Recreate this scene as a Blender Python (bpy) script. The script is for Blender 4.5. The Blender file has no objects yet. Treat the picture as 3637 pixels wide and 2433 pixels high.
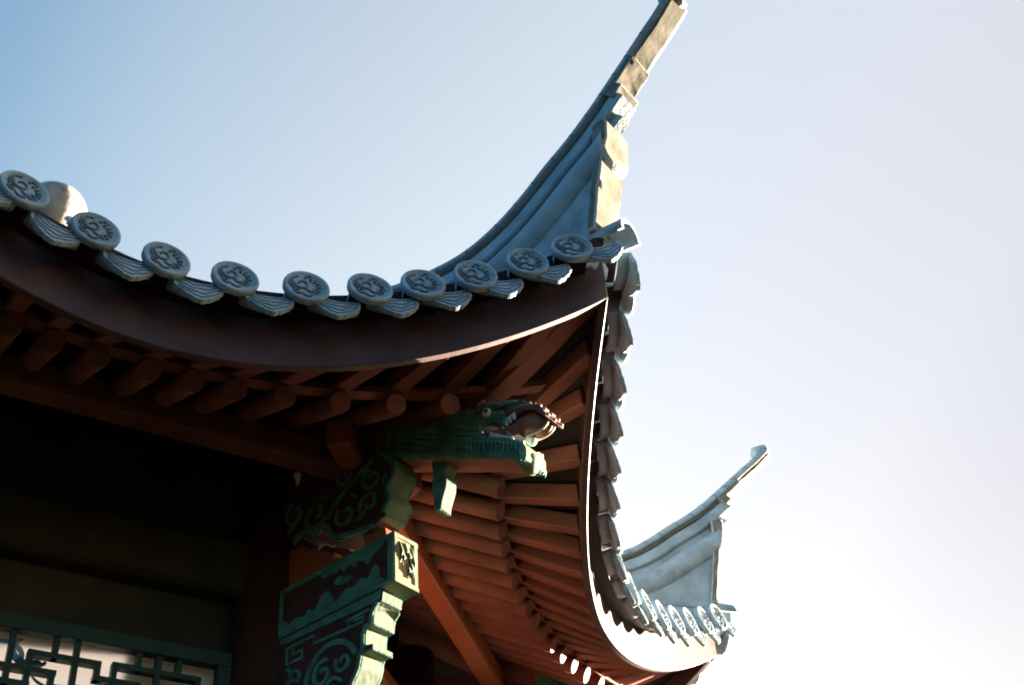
import bpy, bmesh, math, random
from mathutils import Vector, Matrix
random.seed(7)
R = math.radians
C = bpy.context.scene.collection
sc = bpy.context.scene

# ------------------------------------------------------------------ camera
cam_d = bpy.data.cameras.new('camera'); cam = bpy.data.objects.new('camera', cam_d); C.objects.link(cam)
X = Vector((0.99567802, 0.0603038, -0.07063092)); U = Vector((0.09287236, -0.64651277, 0.75722914)); F = Vector((0, 0.76051607, 0.64931911))
M = Matrix((X, U, -F)).transposed().to_4x4(); M.translation = Vector((0, 0, 1.6))
cam.matrix_world = M
cam_d.sensor_width = 36; cam_d.sensor_fit = 'HORIZONTAL'; cam_d.lens = 45.06
cam_d.clip_start = 0.05; cam_d.clip_end = 6000
cam_d.dof.use_dof = True; cam_d.dof.focus_distance = 3.95; cam_d.dof.aperture_fstop = 4.0
sc.camera = cam

# ------------------------------------------------------------------ sky, sun, exposure
SUN_AZ, SUN_EL = 47.0, 4.6            # compass heading from the view direction (+Y) towards +X
world = bpy.data.worlds.new('World'); sc.world = world; world.use_nodes = True
wn = world.node_tree.nodes; wl = world.node_tree.links
bg = wn['Background']; sky = wn.new('ShaderNodeTexSky'); sky.sky_type = 'NISHITA'
sky.sun_disc = False; sky.sun_elevation = R(SUN_EL); sky.sun_rotation = R(SUN_AZ)
sky.altitude = 50; sky.air_density = 1.0; sky.dust_density = 1.0; sky.ozone_density = 2.0
# sky tint by sun angle: paler sunward, dimmed off view to cut fill light
SD = (math.sin(R(SUN_AZ)) * math.cos(R(SUN_EL)), math.cos(R(SUN_AZ)) * math.cos(R(SUN_EL)), math.sin(R(SUN_EL)))
wt = wn.new('ShaderNodeTexCoord'); wd = wn.new('ShaderNodeVectorMath'); wd.operation = 'DOT_PRODUCT'; wd.inputs[1].default_value = SD
wr = wn.new('ShaderNodeMapRange'); wr.inputs[1].default_value = -1; wr.inputs[2].default_value = 1
rp = wn.new('ShaderNodeValToRGB'); rp.color_ramp.interpolation = 'B_SPLINE'; wm = wn.new('ShaderNodeMix'); wm.data_type = 'RGBA'; wm.blend_type = 'MULTIPLY'; wm.inputs[0].default_value = 1
SKY_TINT = [(-1, (.12, .25, .40)), (0, (.26, .44, .58)), (.19, (1.0, .88, .73)), (.30, (1.52, 1.06, .80)), (.41, (1.68, 1.08, .75)), (.52, (1.72, 1.12, .78)), (.65, (1.52, .95, .675)), (.78, (.98, .66, .48)), (.865, (.54, .425, .36)), (.93, (.26, .22, .19)), (.985, (.06, .055, .05))]
while len(rp.color_ramp.elements) < len(SKY_TINT): rp.color_ramp.elements.new(0.5)
for el_, (d_, c_) in zip(rp.color_ramp.elements, SKY_TINT): el_.position = (d_ + 1) / 2; el_.color = (c_[0] / 1.8, c_[1] / 1.8, c_[2] / 1.8, 1)
wl.new(wt.outputs['Generated'], wd.inputs[0]); wl.new(wd.outputs['Value'], wr.inputs[0]); wl.new(wr.outputs[0], rp.inputs[0])
wl.new(sky.outputs[0], wm.inputs[6]); wl.new(rp.outputs[0], wm.inputs[7]); wl.new(wm.outputs[2], bg.inputs[0]); bg.inputs[1].default_value = 0.095
sun_d = bpy.data.lights.new('sun', 'SUN'); sun = bpy.data.objects.new('sun', sun_d); C.objects.link(sun)
sun_d.energy = 3.7; sun_d.angle = R(0.5); sun_d.color = (1.0, 0.86, 0.66)
sd = Vector((math.sin(R(SUN_AZ)) * math.cos(R(SUN_EL)), math.cos(R(SUN_AZ)) * math.cos(R(SUN_EL)), math.sin(R(SUN_EL))))
sun.rotation_euler = sd.to_track_quat('Z', 'Y').to_euler(); sun.location = (8, 6, 9)
sc.view_settings.view_transform = 'Standard'; sc.view_settings.look = 'None'
sc.view_settings.exposure = 4.32; sc.view_settings.gamma = 1.0
sc.render.engine = 'CYCLES'; sc.cycles.use_denoising = True; sc.cycles.max_bounces = 8; sc.cycles.filter_width = 1.9

# ------------------------------------------------------------------ materials
def mat(name, base, rough=0.6, spec=0.4, var=0.25, scale=14.0, bump=0.15, bscale=60.0, dirt=None, dirt_amt=0.0, dscale=5.0, grain=None, coat=0.0):
    m = bpy.data.materials.new(name); m.use_nodes = True
    n, l = m.node_tree.nodes, m.node_tree.links; b = n['Principled BSDF']
    tc = n.new('ShaderNodeTexCoord'); src = tc.outputs['Object']
    if grain:
        mp = n.new('ShaderNodeMapping'); mp.inputs['Scale'].default_value = grain; l.new(src, mp.inputs[0]); src = mp.outputs[0]
    oi = n.new('ShaderNodeObjectInfo')
    ad = n.new('ShaderNodeVectorMath'); ad.operation = 'ADD'
    ml = n.new('ShaderNodeMath'); ml.operation = 'MULTIPLY'; ml.inputs[1].default_value = 37.0; l.new(oi.outputs['Random'], ml.inputs[0])
    l.new(src, ad.inputs[0]); l.new(ml.outputs[0], ad.inputs[1]); src = ad.outputs[0]
    n1 = n.new('ShaderNodeTexNoise'); n1.inputs['Scale'].default_value = scale; n1.inputs['Detail'].default_value = 6; l.new(src, n1.inputs['Vector'])
    r1 = n.new('ShaderNodeMapRange'); r1.inputs[1].default_value = 0.3; r1.inputs[2].default_value = 0.7; r1.inputs[3].default_value = 1 - var; r1.inputs[4].default_value = 1 + var
    l.new(n1.outputs['Fac'], r1.inputs[0])
    mx = n.new('ShaderNodeMix'); mx.data_type = 'RGBA'; mx.blend_type = 'MULTIPLY'; mx.inputs[0].default_value = 1.0
    mx.inputs[6].default_value = (*base, 1); l.new(r1.outputs[0], mx.inputs[7])
    col = mx.outputs[2]
    if dirt:
        n2 = n.new('ShaderNodeTexNoise'); n2.inputs['Scale'].default_value = dscale; n2.inputs['Detail'].default_value = 8; n2.inputs['Roughness'].default_value = 0.65; l.new(src, n2.inputs['Vector'])
        r2 = n.new('ShaderNodeMapRange'); r2.inputs[1].default_value = 0.5; r2.inputs[2].default_value = 0.68; r2.inputs[3].default_value = 0; r2.inputs[4].default_value = dirt_amt
        l.new(n2.outputs['Fac'], r2.inputs[0])
        m2 = n.new('ShaderNodeMix'); m2.data_type = 'RGBA'; l.new(r2.outputs[0], m2.inputs[0]); l.new(col, m2.inputs[6]); m2.inputs[7].default_value = (*dirt, 1)
        col = m2.outputs[2]
    l.new(col, b.inputs['Base Color'])
    n3 = n.new('ShaderNodeTexNoise'); n3.inputs['Scale'].default_value = bscale; n3.inputs['Detail'].default_value = 5; l.new(src, n3.inputs['Vector'])
    bp = n.new('ShaderNodeBump'); bp.inputs['Strength'].default_value = bump; bp.inputs['Distance'].default_value = 0.01; l.new(n3.outputs['Fac'], bp.inputs['Height'])
    l.new(bp.outputs[0], b.inputs['Normal'])
    r3 = n.new('ShaderNodeMapRange'); r3.inputs[3].default_value = max(0.05, rough - 0.1); r3.inputs[4].default_value = min(1, rough + 0.12); l.new(n3.outputs['Fac'], r3.inputs[0])
    l.new(r3.outputs[0], b.inputs['Roughness'])
    b.inputs['Specular IOR Level'].default_value = spec; b.inputs['Coat Weight'].default_value = coat; b.inputs['Coat Roughness'].default_value = 0.25
    return m

M_TILE = mat('grey_clay_tile', (.29, .375, .43), .75, .3, .28, 18, .35, 90, (.13, .165, .185), .65, 9)
M_CREASE = mat('crease_shade_and_joint', (.13, .17, .20), .9, .2, .2)  # groove shade painted on the tile relief; also colours the ridge's mortar joints
M_RIDGE = mat('grey_lime_plaster', (.36, .41, .44), .8, .25, .2, 9, .3, 70, (.20, .225, .23), .7, 7)
M_RIDGE_END = mat('bare_cream_plaster', (.19, .17, .135), .85, .2, .3, 16, .10, 40, (.12, .095, .07), .75, 9)
M_FASCIA = mat('maroon_lacquer_board', (.056, .0215, .0225), .52, .45, .35, 8, .06, 30, (.030, .013, .013), .7, 5)
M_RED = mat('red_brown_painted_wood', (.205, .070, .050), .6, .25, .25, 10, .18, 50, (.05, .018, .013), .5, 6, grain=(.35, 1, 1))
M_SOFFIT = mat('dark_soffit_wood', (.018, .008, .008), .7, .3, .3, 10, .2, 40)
M_COLUMN = mat('dark_red_lacquer_column', (.070, .020, .011), .45, .45, .2, 6, .1, 40)
M_ORANGE = mat('orange_and_sunlit_red_lacquer', (.36, .10, .042), .42, .45, .15, 7, .1, 40)
M_TEAL = mat('teal_green_paint', (.080, .225, .170), .6, .35, .3, 20, .2, 70, (.02, .04, .034), .55, 12)
M_PALEGREEN = mat('pale_green_paint', (.155, .205, .12), .65, .3, .2, 22, .12, 50, (.09, .12, .07), .65, 14)
M_MAROON = mat('sunk_maroon_ground', (.075, .027, .026), .7, .3, .25, 20)
M_DARK = mat('dark_brown_board', (.034, .026, .015), .8, .2, .3, 6, .1, 30)
M_DARKGREEN = mat('dark_green_lattice_paint', (.006, .030, .018), .55, .35, .2, 20)
M_PANEL = mat('off_white_painted_panel', (.78, .70, .66), .7, .3, .05, 12, .05, 60)
nt = M_PANEL.node_tree; tr_ = nt.nodes.new('ShaderNodeBsdfTranslucent'); tr_.inputs[0].default_value = (.82, .80, .82, 1); ms = nt.nodes.new('ShaderNodeMixShader'); ms.inputs[0].default_value = .5
nt.links.new(nt.nodes['Principled BSDF'].outputs[0], ms.inputs[1]); nt.links.new(tr_.outputs[0], ms.inputs[2]); nt.links.new(ms.outputs[0], nt.nodes['Material Output'].inputs[0])
M_BLUE = mat('blue_cloud_paint', (.25, .40, .52), .7, .3, .15, 20)
M_TAN = mat('tan_flesh_paint', (.42, .24, .12), .55, .4, .3, 25)
M_MOUTH = mat('dark_red_mouth_paint', (.24, .095, .070), .45, .4, .35, 30)
M_SNOUT = mat('purple_brown_paint', (.15, .085, .075), .5, .4, .35, 30)
M_WHITE = mat('off_white_enamel', (.75, .72, .66), .35, .5, .1, 30)
M_LIP = mat('cream_lip_paint', (.50, .38, .28), .5, .4, .2, 30)
M_BLACK = mat('black_enamel', (.015, .02, .03), .3, .5, .1)
M_FINIAL = mat('stained_white_stone', (.36, .33, .29), .85, .2, .2, 9, .4, 30, (.12, .11, .10), .85, 7)
M_BOUNCE_STONE = mat('bounce_paving_stone', (.60, .46, .35), .95, 0, .25, .6, .3, 4)  # warm light stone for the added bounce patch
M_GROUND = mat('packed_earth_ground', (.018, .020, .012), .95, 0, .25, .2, .3, 3)
M_WISP = mat('pale_silk', (.6, .52, .42), .9, .1, .2)

# ------------------------------------------------------------------ mesh helper
class MB:
    def __init__(s): s.v = []; s.f = []; s.m = []; s.s = []
    def add(s, vs, fs, mi=0, smooth=False, tf=None):
        o = len(s.v)
        s.v += [tuple(tf @ Vector(v)) if tf else tuple(v) for v in vs]
        for f in fs: s.f.append([i + o for i in f]); s.m.append(mi); s.s.append(smooth)
    def prism(s, poly, y0, y1, mi=0, side=None, tf=None, plane='xz'):
        """outline (a,b) in the x-z plane extruded along y from y0 to y1 (side(i) gives the material of edge i)"""
        ar = sum(poly[i][0] * poly[(i + 1) % len(poly)][1] - poly[(i + 1) % len(poly)][0] * poly[i][1] for i in range(len(poly)))
        if ar < 0: poly = poly[::-1]
        n = len(poly)
        P = (lambda a, b, y: (a, y, b)) if plane == 'xz' else ((lambda a, b, y: (y, a, b)) if plane == 'yz' else (lambda a, b, y: (a, b, y)))
        vs = [P(a, b, y0) for a, b in poly] + [P(a, b, y1) for a, b in poly]
        o = len(s.v)
        tris = poly_tris(poly)
        flip = plane == 'xz'
        s.add(vs, [], 0, False, tf)
        for t in tris:
            a = [o + i for i in t]; b = [o + n + i for i in t]
            s.f.append(a if flip else a[::-1]); s.f.append(b[::-1] if flip else b)
            s.m += [mi, mi]; s.s += [False, False]
        for i in range(n):
            j = (i + 1) % n
            q = [o + i, o + n + i, o + n + j, o + j]
            s.f.append(q if flip else q[::-1])
            e = (poly[i], poly[j])
            s.m.append(side(e) if side else mi); s.s.append(False)
    def box(s, x0, x1, y0, y1, z0, z1, mi=0, tf=None): s.prism([(x0, z0), (x1, z0), (x1, z1), (x0, z1)], y0, y1, mi, None, tf)
    def sweep(s, rings, mi=0, smooth=False, cap=True, closed=True, tf=None):
        """rings: list of equal-length point loops"""
        k = len(rings[0]); vs = [p for r in rings for p in r]; fs = []
        for a in range(len(rings) - 1):
            for i in range(k if closed else k - 1):
                j = (i + 1) % k
                fs.append([a * k + i, a * k + j, (a + 1) * k + j, (a + 1) * k + i])
        s.add(vs, fs, mi, smooth, tf)
        if cap and closed:
            o = len(s.v) - len(vs)
            s.f.append([o + i for i in range(k)][::-1]); s.m.append(mi); s.s.append(False)
            e = o + (len(rings) - 1) * k
            s.f.append([e + i for i in range(k)]); s.m.append(mi); s.s.append(False)
    def tube(s, pts, rad, n=8, mi=0, smooth=True, tf=None, up=Vector((0.13, 0.21, 1))):
        pts = [Vector(p) for p in pts]; rings = []
        for i, p in enumerate(pts):
            t = (pts[min(i + 1, len(pts) - 1)] - pts[max(i - 1, 0)]).normalized()
            a = t.cross(up)
            if a.length < 1e-4: a = t.cross(Vector((1, 0, 0)))
            a.normalize(); b = t.cross(a)
            r = rad[i] if isinstance(rad, (list, tuple)) else rad
            rings.append([p + a * r * math.cos(2 * math.pi * k / n) + b * r * math.sin(2 * math.pi * k / n) for k in range(n)])
        s.sweep(rings, mi, smooth, True, True, tf)
    def bar(s, a, b, w, h, mi=0, upv=(0, 0, 1)):
        """rectangular bar from a to b; a,b at the middle of its underside"""
        a, b = Vector(a), Vector(b); t = (b - a).normalized(); sd_ = t.cross(Vector(upv)).normalized(); u = sd_.cross(t)
        rings = [[p - sd_ * w / 2, p + sd_ * w / 2, p + sd_ * w / 2 + u * h, p - sd_ * w / 2 + u * h] for p in (a, b)]
        s.sweep(rings, mi)
    def ball(s, c, r, mi=0, nu=16, nv=10, sx=1, sy=1, sz=1, tf=None):
        rings = []
        for i in range(1, nv):
            th = math.pi * i / nv
            rings.append([(c[0] + sx * r * math.sin(th) * math.cos(2 * math.pi * k / nu), c[1] + sy * r * math.sin(th) * math.sin(2 * math.pi * k / nu), c[2] - sz * r * math.cos(th)) for k in range(nu)])
        s.sweep(rings, mi, True, True, True, tf)
    def ribbon(s, pts, w, y0, y1, mi=0):
        """flat raised strip of width w along (x,z) points, from y0 to y1"""
        n = len(pts); L = []; Rr = []
        for i, p in enumerate(pts):
            q0 = pts[max(i - 1, 0)]; q1 = pts[min(i + 1, n - 1)]
            dx, dz = q1[0] - q0[0], q1[1] - q0[1]; d = math.hypot(dx, dz) or 1
            nx, nz = -dz / d * w / 2, dx / d * w / 2
            L.append((p[0] + nx, p[1] + nz)); Rr.append((p[0] - nx, p[1] - nz))
        rings = [[(L[i][0], y0, L[i][1]), (Rr[i][0], y0, Rr[i][1]), (Rr[i][0], y1, Rr[i][1]), (L[i][0], y1, L[i][1])] for i in range(n)]
        s.sweep(rings, mi)
    def build(s, name, mats, parent=None, bevel=0.0, loc=None, rz=None, fix=True):
        me = bpy.data.meshes.new(name); me.from_pydata(s.v, [], s.f)
        mats = mats if isinstance(mats, (list, tuple)) else [mats]
        for m in mats: me.materials.append(m)
        me.polygons.foreach_set('material_index', s.m); me.polygons.foreach_set('use_smooth', s.s); me.update()
        if fix:
            bm = bmesh.new(); bm.from_mesh(me); bmesh.ops.recalc_face_normals(bm, faces=bm.faces)
            if bevel:
                es = [e for e in bm.edges if len(e.link_faces) == 2 and e.calc_face_angle(0) > 0.6]
                bmesh.ops.bevel(bm, geom=es, offset=bevel, segments=1, affect='EDGES', clamp_overlap=True)
            bm.to_mesh(me); bm.free()
        o = bpy.data.objects.new(name, me); C.objects.link(o); o.parent = parent
        if loc: o.location = loc
        if rz: o.rotation_euler = (0, 0, rz)
        return o

def poly_tris(poly):
    from mathutils.geometry import tessellate_polygon
    t = tessellate_polygon([[Vector((a, b, 0)) for a, b in poly]])
    out = []
    for a, b, c in t:
        ar = (poly[b][0] - poly[a][0]) * (poly[c][1] - poly[a][1]) - (poly[c][0] - poly[a][0]) * (poly[b][1] - poly[a][1])
        out.append((a, b, c) if ar > 0 else (a, c, b))
    return out

def dup(o, parent=None):
    c = o.copy(); C.objects.link(c); c.parent = parent if parent else o.parent
    for ch in list(o.children):
        d = ch.copy(); C.objects.link(d); d.parent = c
    return c

def soft(P, n=4):
    out = []; k = len(P)
    for i in range(k):
        p0, p1, p2, p3 = P[i - 1], P[i], P[(i + 1) % k], P[(i + 2) % k]
        for j in range(n):
            t = j / n
            out.append(tuple(.5 * (2 * p1[c] + (-p0[c] + p2[c]) * t + (2 * p0[c] - 5 * p1[c] + 4 * p2[c] - p3[c]) * t * t + (-p0[c] + 3 * p1[c] - 3 * p2[c] + p3[c]) * t ** 3) for c in (0, 1)))
    return out
def spiral(cx, cz, r0, r1, a0, turns, n=22, sx=1.0):
    return [(cx + sx * (r0 + (r1 - r0) * i / n) * math.cos(a0 + 2 * math.pi * turns * i / n), cz + (r0 + (r1 - r0) * i / n) * math.sin(a0 + 2 * math.pi * turns * i / n)) for i in range(n + 1)]

# ------------------------------------------------------------------ ground
g = MB(); g.add([(-3000, -3000, 0), (3000, -3000, 0), (3000, 3000, 0), (-3000, 3000, 0)], [[0, 1, 2, 3]])
go = g.build('ground', M_GROUND, fix=False); go['kind'] = 'structure'
g = MB(); g.add([(1.0, 5.2, .006), (7, 5.2, .006), (7, 15, .006), (1.0, 15, .006)], [[0, 1, 2, 3]])  # unseen patch added to bounce warm light up under the eaves
po = g.build('bounce_pavement', M_BOUNCE_STONE, fix=False); po['kind'] = 'structure'

# ------------------------------------------------------------------ the pavilion: an octagon; local +x of a face = outward, +y along its eave
pav = bpy.data.objects.new('pavilion', None); C.objects.link(pav)
pav.location = (-2.42029, 4.69647, 0); pav.rotation_euler = (0, 0, R(90 - 146.1418))
pav['label'] = 'octagonal pavilion with grey tiled upswept eaves, red rafters and carved green brackets'; pav['category'] = 'pavilion'
PI8 = math.pi / 8; T8 = math.tan(PI8); Q = math.pi / 4
A, LO, LZ, MO, MZ, EZ = 2.6995, .3234, .4064, 1.811, 2.059, 3.80
HALF = (A + LO) * T8
def edge(s, inset=0.0, dz=0.0):          # fascia's lower outer edge on face 0
    a = abs(s)
    return Vector((A + LO * a ** MO - inset, s * HALF, EZ + LZ * a ** MZ + dz))
FAN = .03
def rend(s, dz=0.0):                     # tips of the round rafters on face 0 (rafters run square to the eave)
    return Vector((2.43 + .24 * s * s, s * HALF * (1 - (FAN if s < 0 else .02) * s * s), 3.938 + (.13 if s < 0 or FAN < .1 else .08) * s * s + dz))
RISE, RA = 2.53, .61
def roof_z(x, y):
    s = 0.0
    for _ in range(12):
        s = max(-1.0, min(1.0, (y / max(x, 1e-4)) * (A + LO * abs(s) ** MO) / HALF))
    r = x / (A + LO * abs(s) ** MO); u = 1 - r
    return EZ + .172 + LZ * abs(s) ** MZ * max(0, u and (1 - u)) ** 3 * (1 if u >= 0 else 1) + RISE * (RA * u + (1 - RA) * u * u)
def rot(k): return Matrix.Rotation(Q * k, 4, 'Z')
FS = [i / 40 for i in range(-40, 41)]

# eave tile positions (s) read along the eave; the right half of face 0 and its mirror image
S_T = [-.325, -.172, -.020, .128, .282, .422, .540, .659, .779, .884]
S_ALL = [-s for s in S_T[::-1] if s > .30] + S_T[1:]
S_ALL = sorted(S_ALL)
S_ALL = [-.884, -.779, -.659, -.560, -.445, -.325] + S_T[1:4] + [.282, .422, .540, .659, .779, .884]

# roof slopes: bed plus the round tile rolls running up it
def roof_slope():
    m = MB(); nu = 24
    rows = []
    for iu in range(nu + 1):
        r = 1 - iu / nu; row = []
        for s in FS[::2]:
            a = A + LO * abs(s) ** MO; x = max(r * (a - .01), .02); y = r * s * HALF
            row.append((x, y, roof_z(x, y)))
        rows.append(row)
    k = len(rows[0]); vs = [p for r_ in rows for p in r_]
    fs = [[a * k + i, a * k + i + 1, (a + 1) * k + i + 1, (a + 1) * k + i] for a in range(nu) for i in range(k - 1)]
    m.add(vs, fs, 0, True)
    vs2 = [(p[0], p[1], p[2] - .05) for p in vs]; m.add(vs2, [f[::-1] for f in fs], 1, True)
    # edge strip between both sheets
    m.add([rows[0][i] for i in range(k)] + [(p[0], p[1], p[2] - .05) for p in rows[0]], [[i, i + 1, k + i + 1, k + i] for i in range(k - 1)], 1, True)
    for s in S_ALL:
        e = edge(s, -.08); x1 = e.x - .34; x0 = abs(e.y) / T8 + .06
        if x1 - x0 < .1: continue
        n = 14; pts = []
        for i in range(n + 1):
            x = x1 + (x0 - x1) * i / n; pts.append((x, e.y, roof_z(x, e.y) + .03))
        m.tube(pts, .053, 10, 0)
    return m.build('roof_slope', [M_TILE, M_SOFFIT], pav, fix=False)
rs = roof_slope()
for k in range(1, 8): d = dup(rs); d.rotation_euler = (0, 0, Q * k)

# fascia boards
def fascia():
    m = MB(); rings = []
    for s in FS:
        e = edge(s); dx = edge(s + .01) - edge(s - .01); t = Vector((dx.x, dx.y, 0)).normalized(); n = Vector((t.y, -t.x, 0))
        h = .168; th = .026
        c = e.y / abs(e.y) if e.y else 0
        b0 = e; b1 = e - n * th
        if abs(s) == 1: b1 = e - Vector((math.cos(PI8), math.sin(PI8) * c, 0)) * th / math.cos(PI8 - .2)
        rings.append([b0, b0 + Vector((0, 0, h)), b1 + Vector((0, 0, h)), b1])
    m.sweep(rings, 0, False)
    o = m.build('fascia_board', M_FASCIA, pav, .0025)
    return o
fa = fascia()
for k in range(1, 8): d = dup(fa); d.rotation_euler = (0, 0, Q * k)

# soffit boards above both rafter tiers, round purlins, friezes
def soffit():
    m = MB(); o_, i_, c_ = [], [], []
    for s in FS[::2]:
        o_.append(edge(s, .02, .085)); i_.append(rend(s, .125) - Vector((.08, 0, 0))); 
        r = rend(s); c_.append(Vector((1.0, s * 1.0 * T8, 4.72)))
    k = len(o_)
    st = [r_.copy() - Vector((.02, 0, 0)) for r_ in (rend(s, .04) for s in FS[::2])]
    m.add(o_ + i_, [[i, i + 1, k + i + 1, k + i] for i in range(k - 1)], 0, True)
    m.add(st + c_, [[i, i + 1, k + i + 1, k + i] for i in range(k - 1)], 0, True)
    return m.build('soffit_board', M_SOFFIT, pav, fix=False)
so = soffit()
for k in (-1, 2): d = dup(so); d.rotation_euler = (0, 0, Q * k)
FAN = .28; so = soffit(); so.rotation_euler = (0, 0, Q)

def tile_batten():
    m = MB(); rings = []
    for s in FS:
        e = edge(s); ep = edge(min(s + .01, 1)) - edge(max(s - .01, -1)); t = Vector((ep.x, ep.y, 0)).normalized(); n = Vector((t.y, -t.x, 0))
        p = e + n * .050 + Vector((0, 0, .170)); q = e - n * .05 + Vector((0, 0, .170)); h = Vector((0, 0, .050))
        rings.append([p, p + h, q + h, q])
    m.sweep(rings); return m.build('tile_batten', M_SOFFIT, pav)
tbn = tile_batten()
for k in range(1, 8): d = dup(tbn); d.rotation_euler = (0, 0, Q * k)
F_L = [-.95, -.84, -.73, -.62, -.52, -.42, -.34, -.26, -.167, -.066, .048, .148, .246, .362, .494, .629, .762, .875]
F_R = [-.875, -.762, -.619, -.501, -.403, -.317, -.231, -.142, -.055, .030, .115, .200, .290, .380, .475, .575, .685, .79]
def rafters(k, ss):
    for s in ss:
        o = edge(s, .022, .012); i = rend(s, .044); d = (i - o); i2 = o + d * 1.12
        sv = Vector((0, 0, 1)).cross(d).normalized() * .025; hv = Vector((0, 0, .062))
        m = MB(); m.sweep([[p - sv, p + sv, p + sv + hv, p - sv + hv] for p in (o, i2)]); fr = m.build('flying_rafter', M_RED, pav, .003); fr.rotation_euler = (0, 0, Q * k)
        if abs(s) > .80: continue
        e = rend(s); xi = max(1.25, abs(e.y) / T8 + .06); xi = min(xi, e.x - .05); inn = Vector((xi, e.y, e.z + (e.x - xi) * .52))
        m = MB(); m.tube([e, e.lerp(inn, .5), inn], .034, 14); rr = m.build('round_rafter', M_RED, pav, .002); rr.rotation_euler = (0, 0, Q * k)
FAN = .03; rafters(0, [s for s in F_L if s > -.45]); FAN = .28; rafters(1, F_R)

def batten():
    m = MB(); rings = []
    for s in FS[::2]:
        e = rend(s, .036); rings.append([e + Vector((.012, 0, 0)), e + Vector((.012, 0, .022)), e + Vector((-.03, 0, .022)), e + Vector((-.03, 0, 0))])
    m.sweep(rings); return m.build('eave_batten', M_RED, pav)
ba = batten(); ba.rotation_euler = (0, 0, Q); FAN = .03; ba = batten()

def eave_purlin():
    m = MB(); L = 2.13 * T8 + .19
    m.prism([(2.055, 4.01), (2.13, 4.01), (2.135, 4.03), (2.135, 4.10), (2.12, 4.115), (2.06, 4.115), (2.05, 4.10), (2.05, 4.03)], -L, L)
    return m.build('eave_purlin', M_RED, pav, .003)
pu = eave_purlin()
for k in (1,): d = dup(pu); d.data = d.data.copy(); d.data.materials[0] = M_ORANGE; d.rotation_euler = (0, 0, Q * k); d.location = (0, 0, .002)  # same purlin in brighter orange: its sunlit look put into the colour

# friezes between columns
def frieze():
    m = MB(); L = 1.72 * T8
    m.box(1.66, 1.70, -L, L, 3.503, 4.45)
    for y in (-.36, 0, .36): m.box(1.70, 1.706, y - .012, y + .012, 3.98, 4.40)
    return m.build('frieze_panel', M_DARK, pav)
fz = frieze()
d = dup(fz); d.rotation_euler = (0, 0, -Q); d = dup(fz); d.rotation_euler = (0, 0, Q)
m = MB(); m.box(1.66, 1.70, -1.72 * T8, 1.72 * T8, 3.90, 4.45); fh = m.build('frieze_panel', M_DARK, pav); fh.rotation_euler = (0, 0, 2 * Q)
for k in (3, 4, 5, 6): d = dup(fh); d.rotation_euler = (0, 0, Q * k)
def tie_beam():
    m = MB(); L = 1.74 * T8 - .1; n = 14
    pr_ = [(1.70, 3.70), (1.755, 3.70), (1.775, 3.715), (1.785, 3.74), (1.79, 3.80), (1.785, 3.86), (1.775, 3.885), (1.755, 3.90), (1.70, 3.90)]
    m.prism(pr_, -L, L, 0)
    return m.build('tie_beam', M_DARK, pav, .002)
tb = tie_beam()
m = MB(); m.prism([(1.15 * math.cos(Q * i + PI8) * 1.5, 1.15 * math.sin(Q * i + PI8) * 1.5) for i in range(8)], 4.46, 4.49, 0, plane='xy')
m.build('ceiling', M_DARK, pav)

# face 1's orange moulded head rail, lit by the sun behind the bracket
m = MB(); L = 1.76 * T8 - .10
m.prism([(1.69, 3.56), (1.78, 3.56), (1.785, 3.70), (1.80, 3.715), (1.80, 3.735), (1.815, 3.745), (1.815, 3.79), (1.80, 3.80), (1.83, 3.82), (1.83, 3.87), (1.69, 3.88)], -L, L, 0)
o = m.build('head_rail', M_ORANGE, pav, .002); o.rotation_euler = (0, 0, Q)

# columns
def column():
    m = MB(); pts = []; rad = []
    for z, r in ((0.0, .19), (.10, .19), (.14, .16), (.2, .145), (.22, .125), (2.5, .122), (4.2, .116)): pts.append((1.88, 0, z)); rad.append(r)
    m.tube(pts, rad, 32); return m.build('column', M_COLUMN, pav)
co = column(); co.rotation_euler = (0, 0, PI8)
for k in (-1, 1, 2): d = dup(co); d.rotation_euler = (0, 0, PI8 + Q * k)

# ------------------------------------------------------------------ lattice window under face 0's frieze
lw = MB()
AY = 1.74
def yz_bar(m, y0, y1, z0, z1, x0, x1): m.prism([(y0, z0), (y1, z0), (y1, z1), (y0, z1)], x0, x1, 0, plane='yz')
m = lw
yz_bar(m, -.60, .60, 3.470, 3.518, 1.715, 1.752); yz_bar(m, .556, .60, 2.90, 3.470, 1.715, 1.752); yz_bar(m, -.60, -.556, 2.90, 3.470, 1.715, 1.752); yz_bar(m, -.60, .60, 2.86, 2.90, 1.715, 1.752)
wf = m.build('lattice_window', M_DARKGREEN, pav, .002); wf.location.z = -.016
m = MB(); W = .0165; D0, D1 = 1.716, 1.744
def hb(y0, y1, z): yz_bar(m, y0 - W / 2, y1 + W / 2, z - W / 2, z + W / 2, D0, D1)
def vb(y, z0, z1): yz_bar(m, y - W / 2, y + W / 2, z0 - W / 2, z1 + W / 2, D0 + .0012, D1 - .0012)
hb(.010, .200, 3.412); hb(.255, .500, 3.418); hb(-.30, .080, 3.360); hb(.200, .322, 3.367); hb(-.30, .012, 3.314); hb(.075, .140, 3.318)
vb(-.045, 3.314, 3.47); vb(.076, 3.412, 3.47); vb(.137, 3.312, 3.47); vb(.318, 3.418, 3.47); vb(.378, 3.30, 3.47); vb(.440, 3.418, 3.47)
vb(.010, 3.312, 3.412); vb(.078, 3.31, 3.360); vb(.202, 3.367, 3.412); vb(.250, 3.30, 3.418); vb(.322, 3.31, 3.367); vb(.502, 3.30, 3.418)
hb(.440, .502, 3.372); vb(.440, 3.30, 3.372); hb(.250, .322, 3.31)
for zz in (3.25, 3.19, 3.12, 3.05, 2.98):
    hb(-.55, .55, zz)
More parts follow.
